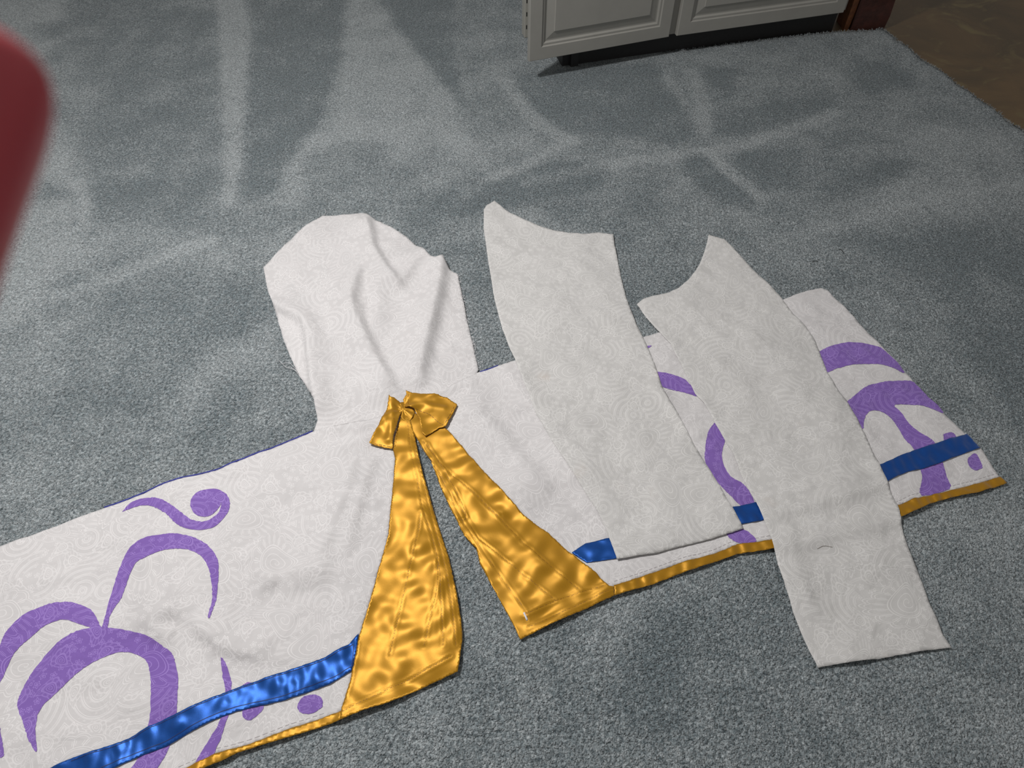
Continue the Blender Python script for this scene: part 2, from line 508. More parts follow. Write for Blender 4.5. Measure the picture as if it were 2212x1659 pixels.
fr = new_obj('edge_pile', fv, ff, M_carpet, car)
fa = fr.data.attributes.new('nap', 'FLOAT', 'POINT'); fa.data.foreach_set('value', np.full(len(fv), 0.6, np.float32))
tag(fr, kind='stuff')

# ------------------------------------------------------------------ cloth shapes (photo outlines, laid on the carpet)
top_edge = crop([(0, 615), (150, 565), (330, 500), (500, 440), (700, 365), (860, 300), (1030, 255), (1200, 190), (1370, 120), (1480, 78)], 0, 900, 2.185)
top_edge = [(-260, 1275), (-120, 1222)] + top_edge
lobe = crop([(490, 1575), (515, 1510), (500, 1400), (440, 1290), (380, 1190), (330, 1080), (290, 980), (260, 880), (220, 740), (180, 640), (155, 495),
             (240, 410), (300, 340), (410, 235), (545, 145), (700, 143), (820, 138), (900, 180), (1000, 230), (1100, 290), (1200, 380), (1260, 440),
             (1300, 465), (1345, 452), (1390, 520), (1440, 535), (1465, 650), (1500, 830), (1540, 1000), (1585, 1190)], 520, 420, 3.072)
KNOT = (872, 892)
gl_left = [(741, 1531), (759, 1474), (777, 1379), (798, 1313), (819, 1236), (841, 1156), (850, 1073), (855, 997), (850, 975), (862, 930)]   # bottom to top
gr_right = [(968, 936), (1025, 1001), (1080, 1062), (1134, 1120), (1185, 1156), (1228, 1196), (1279, 1236), (1315, 1272)]                  # top to bottom
hemL_top = [(741, 1537), (708, 1549), (634, 1574), (589, 1591), (544, 1609), (499, 1622), (469, 1630), (434, 1647), (380, 1672), (200, 1745)]
hemL_bot = [(738, 1558), (693, 1573), (640, 1591), (595, 1604), (559, 1615), (514, 1630), (493, 1642), (449, 1659), (400, 1682), (215, 1762)]
hemR_top = [(1325, 1269), (1397, 1245), (1466, 1220), (1536, 1201), (1591, 1179), (1659, 1172), (1760, 1150), (1860, 1122), (1934, 1097), (1968, 1082), (2008, 1074), (2058, 1061), (2108, 1048), (2157, 1033)]
hemR_bot = [(1326, 1290), (1397, 1270), (1466, 1243), (1536, 1220), (1591, 1200), (1665, 1190), (1760, 1172), (1860, 1145), (1942, 1121), (1975, 1107), (2008, 1091), (2058, 1077), (2108, 1068), (2170, 1048)]
right_edge = crop([(345, 72), (385, 90), (560, 280), (700, 420), (880, 620), (1010, 760), (1130, 890), (1260, 1010), (1370, 1120), (1460, 1250), (1500, 1305)], 1660, 600, 3.016)
left_panel = top_edge + [KNOT] + gl_left[::-1] + hemL_top + [(-260, 1900)]
right_panel = [KNOT, lobe[-1], (1075, 797), (1113, 787), (1250, 757), (1390, 731), (1420, 722), (1560, 687), (1691, 650), (1735, 634)] + right_edge + hemR_top[::-1][1:] + gr_right[::-1]
panel1 = [(1045, 500), (1045, 455), (1052, 447), (1068, 438)] + crop([(400, 140), (520, 200), (640, 245), (720, 270), (820, 290), (920, 297), (1040, 290), (1140, 303), (1160, 420), (1185, 530), (1215, 680), (1255, 810), (1300, 930), (1345, 1025), (1420, 1190), (1500, 1420), (1580, 1560)], 980, 420, 3.318) + \
         [(1500, 970), (1550, 1050), (1580, 1105), (1603, 1147), (1520, 1172), (1420, 1199), (1331, 1214), (1311, 1160), (1292, 1118), (1239, 1037), (1190, 960), (1156, 902), (1113, 787), (1085, 715), (1068, 650), (1055, 570)]
panel2 = crop([(120, 630), (170, 590), (250, 567), (350, 545), (430, 505), (500, 445), (560, 375), (600, 300), (632, 210), (652, 120), (770, 145), (860, 225), (960, 330), (1060, 440), (1200, 583), (1290, 710), (1390, 810), (1450, 900), (1480, 980), (1530, 1130), (1600, 1250), (1680, 1350)], 1340, 480, 3.457) + \
         crop([(1050, 150), (1140, 360), (1200, 470), (1260, 620), (1300, 770), (1350, 920), (1410, 1060), (1470, 1230), (1530, 1370), (1583, 1442), (1400, 1462), (1150, 1508), (900, 1542), (785, 1560), (700, 1380), (640, 1240), (580, 1070), (530, 900), (480, 740), (410, 570), (340, 440), (290, 300), (200, 160), (115, 0)], 1480, 880, 2.765) + \
         [(1500, 855), (1470, 795), (1449, 752), (1420, 718), (1395, 690)]

robe_xy = P2(top_edge + lobe + right_panel[2:] + gl_left[::-1] + hemL_bot + [(-260, 1900)])
rp_xy = P2(right_panel[:-len(gr_right) - len(hemR_top) + 1] + hemR_bot[::-1] + gr_right[::-1])

# folds: (photo polyline, width left of travel, width right of travel, height)
FOLDS = [
    ([(788, 456), (797, 500), (812, 555), (858, 622), (870, 640)], 0.016, 0.055, 0.020),
    ([(787, 555), (768, 615), (761, 661), (775, 705), (815, 790), (870, 885)], 0.018, 0.048, 0.020),
    ([(962, 520), (952, 600), (937, 680), (915, 770), (892, 870)], 0.020, 0.050, 0.024),
    ([(560, 645), (640, 690), (664, 715), (675, 800), (692, 930)], 0.040, 0.012, 0.018),
    ([(935, 530), (895, 575), (858, 622), (850, 640)], 0.020, 0.040, 0.012),
    ([(800, 590), (818, 650), (812, 700), (795, 710)], 0.030, 0.016, 0.009),
    ([(690, 780), (780, 830), (870, 890)], 0.012, 0.03, 0.006),
    ([(1040, 825), (960, 850), (880, 885)], 0.012, 0.02, 0.006),
    ([(680, 930), (780, 925), (862, 902)], 0.012, 0.018, 0.006),
    ([(700, 990), (790, 950), (860, 912)], 0.010, 0.018, 0.006),
    ([(772, 970), (735, 1090), (700, 1180), (685, 1290)], 0.022, 0.055, 0.014),
    ([(810, 970), (770, 1110), (735, 1230)], 0.016, 0.035, 0.009),
    ([(322, 1190), (345, 1265), (378, 1350)], 0.022, 0.055, 0.014),
    ([(412, 1330), (462, 1380), (500, 1402), (600, 1424)], 0.045, 0.014, 0.012),
    ([(315, 1356), (345, 1366), (385, 1372)], 0.014, 0.025, 0.007),
    ([(540, 1170), (572, 1215), (600, 1280)], 0.018, 0.035, 0.010),
    ([(290, 1095), (312, 1150), (335, 1200)], 0.018, 0.03, 0.007),
    ([(640, 1120), (650, 1200), (640, 1290)], 0.03, 0.04, 0.007),
    ([(995, 840), (1060, 930), (1130, 1020), (1200, 1110)], 0.03, 0.06, 0.014),
    ([(1060, 760), (1160, 900), (1240, 1030), (1330, 1170)], 0.07, 0.025, 0.012),
    ([(1400, 820), (1480, 930), (1545, 945)], 0.02, 0.012, 0.006),
    ([(1690, 1110), (1720, 1250), (1775, 1380)], 0.02, 0.05, 0.006),
    ([(1780, 840), (1810, 1000), (1860, 1130)], 0.05, 0.06, 0.007),
    ([(1560, 700), (1680, 780), (1740, 900)], 0.05, 0.05, 0.004),
]
FW = [(smooth_line(P2(l), 5), a, b, h * (1.2 if i < 6 else 1.0)) for i, (l, a, b, h) in enumerate(FOLDS)]
def sstep(x):
    x = np.clip(x, 0, 1)
    return x * x * (3 - 2 * x)
def height(p):
    z = 0.0068 + 0.0020 * W_big(p) + 0.0007 * W_mid(p)
    z = np.maximum(z, 0.0025)
    for line, a, b, h in FW:
        d, s, t = seg_dist(p, line)
        w = np.where(s > 0, a, b)
        z = z + h * np.exp(-(d / w) ** 2) * sstep(np.minimum(t, 1 - t) * 5)
    return z
def soft_in(poly, p, soft):
    d, _, _ = seg_dist(p, poly, True)
    sd = np.where(inside(poly, p), d, -d)
    return np.clip((sd + soft) / soft, 0, 1)
def over(p):
    """how far a cloth on top must rise to clear the robe, its ribbon and its hem"""
    return 0.0024 * soft_in(rp_xy, p, 0.035) + 0.0050 * np.maximum(soft_in(rr_xy, p, 0.02), soft_in(hem_xy, p, 0.02))

ROBE = empty('unfinished_robe', P(900, 1050))
tag(ROBE, 'unfinished white paisley robe with purple motifs, gold satin gussets and blue ribbon, spread on carpet', 'garment')
BASE = np.array(ROBE.location)

def cloth(name, px, m, parent, base, lift=0.0, step=0.0065, thick=0.0008, rot=0.0, off=(0, 0), zfun=None, jit=0.0012, smooth_n=0, world_pts=False):
    poly = np.asarray(px) if world_pts else P2(px)
    if smooth_n:
        poly = smooth_line(np.vstack([poly, poly[:1]]), smooth_n)[:-1]
    poly = resample(poly, step)
    if jit: poly = poly + np.random.RandomState(len(poly)).randn(*poly.shape) * jit * 0.3
    pts, fs = triangulate(poly, step)
    z = (height(pts) if zfun is None else zfun(pts)) + lift
    c, s = math.cos(rot), math.sin(rot)
    uv = np.column_stack([pts[:, 0] * c - pts[:, 1] * s + off[0], pts[:, 0] * s + pts[:, 1] * c + off[1]])
    o = new_obj(name, np.column_stack([pts, z]), fs, m, parent, base, uv=uv)
    if thick: solid(o, thick)
    return o

# --- the white panels
LP = cloth('skirt_panel', left_panel, M_white, ROBE, BASE, rot=0.35, off=(0.2, 0.1))
tag(LP, 'white paisley skirt panel with purple painted curls')
RP = cloth('skirt_panel', right_panel, M_white, ROBE, BASE, rot=-0.6, off=(1.3, 0.6))
tag(RP, 'white paisley skirt panel half hidden under two loose panels')
HP = cloth('sleeve_panel', lobe[:-1] + [(1034, 802), (1020, 836), (890, 905), (862, 910), (720, 948), (684, 950)], M_white, ROBE, BASE, rot=1.1, off=(2.7, 0.3), lift=-0.0009)
tag(HP, 'rounded creased white panel with frayed edges')

# --- purple painted strokes
def painted(parent, pts, rot, off, sm=4):
    return cloth('painted_stroke', pts, M_purple, parent, BASE, lift=0.0010, step=0.0045, thick=0, rot=rot, off=off, smooth_n=sm, jit=0.0014)
K8 = lambda pts: crop(pts, 0, 900, 2.185)
K6 = lambda pts: crop(pts, 1660, 600, 3.016)
K1 = lambda pts: crop(pts, 1120, 860, 3.607)
K5 = lambda pts: crop(pts, 1340, 480, 3.457)
strokes_left = [
    [(580, 455), (620, 415), (680, 395), (740, 392), (800, 415), (850, 450), (890, 480), (930, 497), (980, 494), (1025, 472), (1048, 440), (1050, 415), (1040, 440), (1010, 465), (970, 476),
     (930, 468), (908, 440), (905, 415), (918, 383), (950, 358), (1000, 350), (1050, 360), (1082, 385), (1093, 420), (1085, 455), (1055, 495), (1010, 525), (950, 538), (880, 530), (830, 505), (790, 465), (740, 437), (690, 427), (640, 437)],
    [(490, 1005), (510, 930), (535, 830), (570, 720), (610, 640), (680, 590), (760, 565), (830, 556), (910, 570), (970, 600), (1010, 640), (1035, 690), (1038, 760), (1032, 840), (1020, 910), (1000, 965),
     (995, 940), (1010, 860), (1000, 760), (985, 710), (950, 660), (900, 635), (840, 632), (770, 645), (700, 680), (655, 700), (630, 740), (605, 800), (580, 870), (545, 915), (527, 955), (515, 1005)],
    [(-60, 1250), (0, 1120), (40, 1030), (100, 960), (160, 920), (240, 890), (330, 883), (400, 900), (450, 930), (480, 990), (490, 1010), (440, 1003), (380, 985), (320, 968), (270, 975), (210, 1000), (140, 1060), (80, 1120), (40, 1190), (0, 1285), (-70, 1400)],
    [(440, 1003), (520, 1003), (610, 1015), (700, 1040), (770, 1085), (815, 1120), (835, 1180), (848, 1250), (850, 1350), (838, 1430), (810, 1540), (780, 1610), (730, 1680), (640, 1760), (540, 1760), (620, 1670), (680, 1560), (700, 1480), (715, 1400), (720, 1300), (712, 1200), (690, 1150), (640, 1125), (580, 1115), (520, 1130),
     (440, 1170), (370, 1220), (310, 1280), (250, 1330), (210, 1370), (185, 1430), (185, 1520), (190, 1570), (180, 1585), (150, 1530), (120, 1450), (95, 1390), (90, 1340), (120, 1270), (170, 1190), (230, 1120), (300, 1060), (370, 1020)],
    [(1045, 1143), (1060, 1150), (1085, 1210), (1100, 1290), (1090, 1400), (1060, 1500), (1030, 1570), (1005, 1620), (925, 1655), (950, 1600), (1000, 1520), (1040, 1460), (1065, 1380), (1070, 1300), (1055, 1220)],
    [(1410, 1360), (1430, 1330), (1480, 1315), (1520, 1330), (1522, 1370), (1480, 1400), (1440, 1405), (1412, 1390)],
    [(1150, 1270), (1190, 1258), (1240, 1330), (1245, 1380), (1190, 1435), (1150, 1410)],
    [(-30, 1400), (0, 1440), (20, 1520), (32, 1590), (25, 1610), (5, 1605), (-20, 1520), (-60, 1430)],
]
for s in strokes_left: painted(LP, K8(s), 0.35, (0.2, 0.1))
strokes_right = [
    K6([(300, 505), (325, 490), (400, 455), (500, 435), (610, 437), (690, 455), (750, 488), (880, 628), (800, 605), (720, 585), (620, 578), (540, 585), (440, 605), (380, 630), (300, 640)]),
    K6([(480, 840), (560, 770), (640, 715), (750, 690), (860, 682), (945, 690), (1045, 795), (1130, 890), (1080, 880), (1000, 850), (900, 835), (815, 838), (850, 880), (900, 950), (960, 1010), (1040, 1060), (1075, 1100), (1120, 1200), (1150, 1300), (1170, 1385),
        (985, 1430), (990, 1330), (985, 1270), (940, 1130), (880, 1060), (820, 960), (750, 890), (680, 870), (640, 890), (615, 940), (600, 1000), (500, 900)]),
    K6([(1125, 1035), (1180, 1020), (1210, 1050), (1160, 1085), (1130, 1080)]),
    K6([(1285, 1190), (1325, 1160), (1350, 1175), (1380, 1230), (1375, 1255), (1330, 1265), (1290, 1230)]),
    K1([(1540, 190), (1475, 270), (1450, 400), (1448, 500), (1490, 590), (1560, 690), (1640, 770), (1720, 845), (1780, 860), (1840, 840), (1760, 690), (1650, 620), (1590, 520), (1580, 430), (1610, 330), (1620, 260)]),
    K1([(1600, 1040), (1740, 1030), (1850, 1125), (1720, 1140), (1640, 1100)]),
    K5([(250, 1130), (300, 1136), (380, 1150), (480, 1190), (540, 1250), (610, 1320), (520, 1300), (430, 1270), (320, 1245), (250, 1200)]),
    K5([(180, 945), (205, 938), (230, 940), (215, 952), (190, 958)]),
]
for s in strokes_right: painted(RP, s, -0.6, (1.3, 0.6), sm=3)

# --- blue satin ribbons
rib_top = K8([(1697, 1030), (1650, 1080), (1540, 1140), (1430, 1185), (1300, 1225), (1180, 1265), (1080, 1305), (980, 1345), (850, 1405), (700, 1470), (580, 1540), (460, 1580), (350, 1620), (260, 1659), (100, 1725), (-100, 1800)])
rib_bot = K8([(1685, 1115), (1665, 1208), (1560, 1270), (1450, 1310), (1350, 1345), (1230, 1370), (1120, 1400), (1000, 1450), (880, 1510), (790, 1560), (680, 1600), (560, 1659), (430, 1715), (200, 1800), (-20, 1880)])
def satin_z(amp, seed=None):
    return lambda p: height(p) + amp * np.clip(W_hem(p) + 1.6, 0.3, 3.2)
RB = cloth('ribbon_trim', rib_top + rib_bot[::-1], M_blue, ROBE, BASE, lift=0.0016, step=0.004, thick=0.0005, rot=0.3, zfun=satin_z(0.0009), jit=0.0006)
tag(RB, 'shiny blue satin ribbon')
rr_top = [(1234, 1197), (1264, 1177), (1313, 1167), (1400, 1146), (1500, 1122), (1577, 1101), (1625, 1090), (1720, 1064), (1810, 1038)] + K6([(690, 1245), (780, 1205), (850, 1170), (960, 1130), (1080, 1095), (1180, 1060), (1285, 1030)])
rr_bot = [(1267, 1220), (1331, 1211), (1450, 1176), (1540, 1153), (1597, 1137), (1641, 1129), (1740, 1100), (1840, 1070)] + K6([(765, 1340), (830, 1305), (900, 1275), (1000, 1255), (1130, 1210), (1250, 1165), (1365, 1125)])
rr_xy = P2(rr_top + rr_bot[::-1]); hem_xy = P2(hemR_top + hemR_bot[::-1])
RB2 = cloth('ribbon_trim', rr_top + rr_bot[::-1], M_blue, ROBE, BASE, lift=0.0016, step=0.004, thick=0.0005, rot=0.3, zfun=satin_z(0.0009), jit=0.0006)
tag(RB2, 'dark blue satin ribbon')

def ribbon_line(name, px, width, m, parent, base, zfun, lift, rot=0.0, smooth_n=4, step=0.004, dash=None, world_pts=False):
    ln = smooth_line(np.asarray(px, float) if world_pts else P2(px), smooth_n)
    ln = resample(ln, step, False)
    d = np.gradient(ln, axis=0); d /= np.maximum(np.hypot(d[:, 0], d[:, 1]), 1e-9)[:, None]
    nn = np.column_stack([-d[:, 1], d[:, 0]]) * width / 2
    a, b = ln - nn, ln + nn
    za = zfun(a) + lift; zb = zfun(b) + lift
    n = len(ln)
    v = np.vstack([np.column_stack([a, za]), np.column_stack([b, zb])])
    fs = [(i, i + 1, n + i + 1, n + i) for i in range(n - 1) if dash is None or i % dash != 0]
    return v, fs
def joined_lines(name, lines, width, m, parent, base, zfun, lift, dash=None, step=0.004):
    V, Fs = [], []
    for px in lines:
        v, f = ribbon_line(name, px, width, m, parent, base, zfun, lift, dash=dash, step=step)
        k = sum(len(x) for x in V)
        V.append(v); Fs += [tuple(i + k for i in q) for q in f]
    V = np.vstack(V)
    return new_obj(name, V, Fs, m, parent, base, uv=V[:, :2])
def inset(a, b, t): return [((1 - t) * p[0] + t * q[0], (1 - t) * p[1] + t * q[1]) for p, q in zip(a, b)]
jl = K8([(1660, 1190), (1560, 1245), (1450, 1285), (1350, 1322), (1230, 1350), (1120, 1378), (1000, 1425), (880, 1485), (790, 1535), (680, 1578), (560, 1630), (430, 1690)])
jt = K8([(1672, 1080), (1540, 1150), (1430, 1195), (1300, 1235), (1180, 1275), (1080, 1315), (980, 1355), (850, 1415), (700, 1480), (580, 1550), (460, 1590), (350, 1632)])
joined_lines('stitching', [jl, jt, K8([(1672, 1085), (1665, 1190)])], 0.0012, M_bstitch, RB, BASE, satin_z(0.0009), 0.0022)

# --- gold hems
HL = cloth('hem_trim', hemL_top + hemL_bot[::-1], M_gold, ROBE, BASE, lift=0.0010, step=0.004, thick=0.0006, rot=0.3, zfun=satin_z(0.0012), jit=0.0008)
HR = cloth('hem_trim', hemR_top + hemR_bot[::-1], M_gold, ROBE, BASE, lift=0.0010, step=0.004, thick=0.0006, rot=0.3, zfun=satin_z(0.0012), jit=0.0008)
joined_lines('hem_stitching', [[(x - 3, y - 9) for x, y in hemL_top[1:]]], 0.0008, M_gstitch, LP, BASE, height, 0.0007, dash=3)
joined_lines('hem_stitching', [[(x - 3, y - 9) for x, y in hemR_top]], 0.0008, M_gstitch, RP, BASE, height, 0.0007, dash=3)

# --- gold gussets
K7 = lambda pts: crop(pts, 700, 820, 2.765)
K3 = lambda pts: crop(pts, 380, 1200, 3.352)
seamsR = [K7(s) for s in [
    [(590, 380), (740, 560), (880, 680), (1040, 830), (1180, 980), (1350, 1130), (1530, 1270)],
    [(560, 390), (640, 500), (760, 680), (860, 850), (920, 960), (1080, 1090), (1230, 1210), (1380, 1330)],
    [(620, 400), (720, 560), (800, 700), (850, 830), (800, 850)],
    [(640, 490), (720, 640), (830, 860), (900, 960), (990, 1100), (1100, 1250), (1200, 1390), (1215, 1450)],
    [(1190, 1420), (1340, 1350), (1500, 1290), (1700, 1235)],
    [(1215, 1490), (1400, 1410), (1560, 1335), (1720, 1260)],
]]
seamsL = [K7(s) for s in [
    [(500, 250), (520, 430), (560, 620), (590, 780), (640, 930), (690, 1130), (700, 1300), (710, 1480), (715, 1600)],
    [(540, 400), (590, 620), (640, 820), (700, 1030), (740, 1200), (770, 1400), (790, 1600)],
    [(580, 800), (570, 900), (540, 1020), (500, 1200), (460, 1380), (420, 1540), (395, 1659)],
    [(680, 1080), (680, 1250), (640, 1420), (600, 1600)],
]] + [K3([(1200, 1150), (1400, 1045), (1600, 950), (1800, 850), (2000, 740)]), K3([(1320, 650), (1280, 900), (1225, 1090)])]
SR = [P2(s) for s in seamsR]; SL = [P2(s) for s in seamsL]
def gusset_z(seams, amp):
    def f(p):
        z = height(p) + 0.002 + amp * (W_satin(p) + 1.6)
        for s in seams:
            d, _, _ = seg_dist(p, s)
            z = z + 0.0008 * np.exp(-((d - 0.003) / 0.0028) ** 2) - 0.0006 * np.exp(-(d / 0.0018) ** 2)
        return z
    return f
gR = K7([(505, 225), (530, 320), (600, 440), (640, 500), (700, 660), (750, 770), (800, 860), (840, 950), (910, 1020), (930, 1110), (1000, 1240), (1090, 1400), (1140, 1490), (1170, 1560), (1340, 1480), (1560, 1380), (1732, 1300)]) + \
     [(1325, 1272)] + gr_right[::-1] + [(955, 925), (925, 915), (900, 898)]
gL = K7([(330, 1150)])[:0] + [(741, 1531), (759, 1474), (777, 1379), (798, 1313), (819, 1236), (841, 1156), (848, 1073), (855, 997), (850, 975), (856, 940), (868, 905), (880, 896), (886, 906), (895, 939), (913, 1022), (935, 1098), (953, 1156), (971, 1211), (986, 1279), (997, 1344), (1000, 1379), (995, 1421), (990, 1454), (902, 1495), (842, 1521), (783, 1540), (738, 1558)]
GL = cloth('gold_gusset', gL, M_gold, ROBE, BASE, lift=0.0008, step=0.0034, thick=0.0008, rot=0.1, zfun=gusset_z(SL, 0.0011), jit=0.0012)
tag(GL, 'pleated gold satin gusset')
GR = cloth('gold_gusset', gR, M_gold, ROBE, BASE, lift=0.0008, step=0.0034, thick=0.0008, rot=0.8, zfun=gusset_z(SR, 0.0011), jit=0.0012)
tag(GR, 'pleated gold satin gusset')
joined_lines('stitching', seamsL, 0.0008, M_stitch, GL, BASE, gusset_z(SL, 0.0011), 0.0012, dash=4, step=0.003)
joined_lines('stitching', seamsR, 0.0008, M_stitch, GR, BASE, gusset_z(SR, 0.0011), 0.0012, dash=4, step=0.003)
K4 = lambda pts: crop(pts, 760, 820, 6.913)
flapL = K4([(580, 330), (600, 360), (650, 360), (700, 380), (740, 400), (775, 470), (760, 520), (700, 700), (640, 900), (620, 1080), (480, 1060), (275, 1000), (400, 760), (540, 500)])
flapR = K4([(820, 235), (900, 260), (1150, 285), (1300, 280), (1440, 330), (1585, 450), (1510, 600), (1420, 770), (1310, 790), (1110, 910), (1060, 850), (1020, 650), (950, 500), (850, 480), (775, 460), (790, 400), (780, 360), (830, 290)])
cloth('fabric_tag', K7([(1188, 1408), (1198, 1404), (1218, 1446), (1208, 1452)]), M_thread, GR, BASE, lift=0.0016, step=0.004, thick=0.0005, zfun=gusset_z(SR, 0.0011), jit=0)
kn = P(*KNOT)[:2]
def flap_z(fold):
    fl_ = P2(fold)
    def f(p):
        r = np.hypot(*(p - kn).T)
        th = np.arctan2(*(p - kn).T[::-1])
        z = height(p) + 0.0075 + 0.0030 * np.sin(np.clip(r / 0.075, 0, 1) * math.pi) + 0.0011 * (W_satin(p * 1.1 + 3) + 1.5) + 0.0012 * np.sin(th * 9) * np.clip(1 - r / 0.06, 0, 1)
        d, _, _ = seg_dist(p, fl_)
        return z + 0.004 * np.exp(-(d / 0.009) ** 2)
    return f
fzL = flap_z(K4([(600, 380), (640, 650), (560, 950)])); fzR = flap_z(K4([(870, 470), (1100, 420), (1380, 480)]))
FL1 = cloth('gold_flap', flapL, M_gold, ROBE, BASE, lift=0.0, step=0.003, thick=0.0008, rot=0.5, zfun=fzL, jit=0.0012)
FL2 = cloth('gold_flap', flapR, M_gold, ROBE, BASE, lift=0.0, step=0.003, thick=0.0008, rot=-0.5, zfun=fzR, jit=0.0012)
joined_lines('stitching', [K4([(640, 640), (680, 800), (650, 1040)]), K4([(330, 1000), (500, 1035), (610, 1055)])], 0.001, M_stitch, FL1, BASE, fzL, 0.0009, dash=3, step=0.003)
joined_lines('stitching', [K4([(950, 490), (1150, 570), (1300, 700), (1400, 770)]), K4([(1545, 460), (1475, 600), (1400, 740)]), K4([(860, 270), (850, 350), (860, 440)])], 0.001, M_stitch, FL2, BASE, fzR, 0.0009, dash=3, step=0.003)

knot_px = [(858, 884), (868, 876), (880, 872), (890, 884), (898, 896), (892, 910), (884, 918), (872, 914), (862, 902)]
cloth('gathered_knot', knot_px, M_gold, ROBE, BASE, step=0.0025, rot=0.9, jit=0.0008,
      zfun=lambda p: height(p) + 0.0068 + 0.0016 * np.sin(np.arctan2(*(p - kn).T[::-1]) * 7) + 0.004 * np.exp(-(np.hypot(*(p - kn).T) / 0.012) ** 2))
# --- blue lining showing along the upper edge
def tube(name, pts, rad, m, parent=None, base=(0, 0, 0), sides=6, closed=False, radii=None):
    pts = np.asarray(pts, float); V, Fs = [], []
    T = np.gradient(pts, axis=0)
    for i, (p, t) in enumerate(zip(pts, T)):
        t = t / max(np.linalg.norm(t), 1e-9)
        u = np.cross(t, [0, 0, 1.0]); u = u / np.linalg.norm(u) if np.linalg.norm(u) > 1e-6 else np.array([1.0, 0, 0])
        w = np.cross(u, t); r = rad if radii is None else radii[i]
        for k in range(sides):
            a = 2 * math.pi * k / sides
            V.append(p + r * (math.cos(a) * u + math.sin(a) * w))
    n = len(pts)
    for i in range(n - 1):
        for k in range(sides):
            k2 = (k + 1) % sides
            Fs.append((i * sides + k, (i + 1) * sides + k, (i + 1) * sides + k2, i * sides + k2))
    Fs.append(tuple(range(sides))); Fs.append(tuple(range((n - 1) * sides, n * sides))[::-1])
    return new_obj(name, V, Fs, m, parent, base)
le = [(x - 0.5, y - 1.5) for x, y in top_edge[5:]]
lw = resample(P2(le), 0.012, False)
tube('lining_edge', np.column_stack([lw, height(lw) - 0.0005]), 0.0021, M_navy, LP, BASE)
lw = resample(P2([(1037, 807), (1055, 802), (1076, 796)]), 0.01, False)
tube('lining_edge', np.column_stack([lw, height(lw) - 0.0005]), 0.0018, M_navy, RP, BASE)
# --- frayed threads on the sleeve panel
rt = np.random.RandomState(9)
def thread(px, parent, rad=0.00045, z0=0.004):
    ln = smooth_line(P2(px), 5)
    z = height(ln) + np.linspace(0.0, z0, len(ln))
    tube('loose_thread', np.column_stack([ln, z]), rad, M_thread, parent, BASE, sides=4)
for px in [[(644, 807), (630, 800), (618, 797), (606, 786)], [(642, 804), (628, 790), (612, 793)], [(660, 832), (640, 806), (631, 800)],
           [(1003, 690), (1010, 697), (1014, 702)], [(1012, 725), (1022, 722), (1028, 716)], [(1020, 742), (1027, 752), (1024, 768), (1029, 775)], [(1026, 770), (1034, 765)],
           [(1031, 790), (1040, 786), (1043, 789)], [(700, 467), (705, 460), (702, 455)], [(820, 942), (814, 935), (822, 925)]]:
    thread(px, HP)
for k in range(46):     # short fray along the raw right edge
    t = rt.uniform(0, 1); a = np.array(lobe[25 + min(3, int(t * 4))]); b = np.array(lobe[26 + min(3, int(t * 4))]); q = a + (b - a) * rt.rand()
    thread([tuple(q), tuple(q + [rt.uniform(1, 4), rt.uniform(-2, 2)]), tuple(q + [rt.uniform(3, 7), rt.uniform(-4, 5)])], HP, 0.0003, 0.001)

# ------------------------------------------------------------------ the two loose panels on top
def loose(name, px, label, rot, off):
    xy = P2(px); base = np.append(xy.mean(0), 0.0)
    root = cloth(name, px, M_panel, None, base, rot=rot, off=off, jit=0.0008,
                 zfun=lambda p: height(p) * 1.0 + over(p) + 0.0009)
    root.location = base
    return tag(root, label, 'fabric panel')
LP1 = loose('fabric_panel', panel1, 'loose white paisley panel with curved top, straight end resting on the robe', 0.2, (4.1, 0.9))
LP2 = loose('fabric_panel', panel2, 'long loose white paisley panel with scooped neck, hanging past the gold hem onto carpet', -0.35, (5.6, 2.2))

# ------------------------------------------------------------------ bits on the carpet
def lint(px, label, z=0.003, rad=0.0009, zf=None, mat_=M_black):
    ln = smooth_line(P2(px), 5); base = np.append(ln[0], z)
    o = tube('lint_thread', np.column_stack([ln, np.full(len(ln), z) if zf is None else zf(ln)]), rad, mat_, None, base, sides=5)
    o.location = base
    return tag(o, label, 'thread')
lint([(1811, 540), (1816, 541), (1821, 547)], 'short dark thread on the carpet, upper right one of a pair')
lint([(1754, 567), (1760, 565), (1766, 566)], 'short dark thread on the carpet, lower left one of a pair')
lint([(1762, 1190), (1776, 1185), (1794, 1187)], 'fine dark hair lying on the long loose panel', 0.012, 0.0004, lambda p: height(p) + over(p) + 0.0016, M_hair)

# ------------------------------------------------------------------ cabinet
DH = 0.085          # door bottoms above the carpet
def box_between(name, a, b, depth, z0, z1, m, parent, base, nrm, bevel=0.0):
    """upright slab with its front along a-b (xy), going back by depth along nrm"""
    a, b = np.asarray(a)[:2], np.asarray(b)[:2]
    q = [a, b, b + nrm * depth, a + nrm * depth]
    v = [np.append(p, z0) for p in q] + [np.append(p, z1) for p in q]
    fs = [(3, 2, 1, 0), (4, 5, 6, 7), (0, 1, 5, 4), (1, 2, 6, 5), (2, 3, 7, 6), (3, 0, 4, 7)]
    o = new_obj(name, v, fs, m, parent, base, smooth=False)
    if bevel:
        bm_ = o.modifiers.new('bevel', 'BEVEL'); bm_.width = bevel; bm_.segments = 2
    return o
dR0, dR1 = P(1462, 78, DH), P(1822, 27.5, DH)
dL0, dL1 = P(1143, 134, DH), P(1445, 80, DH)
cab_base = np.array([*(dR0[:2] + n_dir * 0.2), 0.0])
CAB = empty('cabinet', cab_base)
tag(CAB, 'pale grey cabinet with raised-panel doors standing at the carpet edge', 'cabinet')
DT = 0.02
TOP = 0.80
left_front = dR0[:2] + n_dir * DT - e_dir * (np.hypot(*(dL1 - dL0)[:2]) - 0.10)
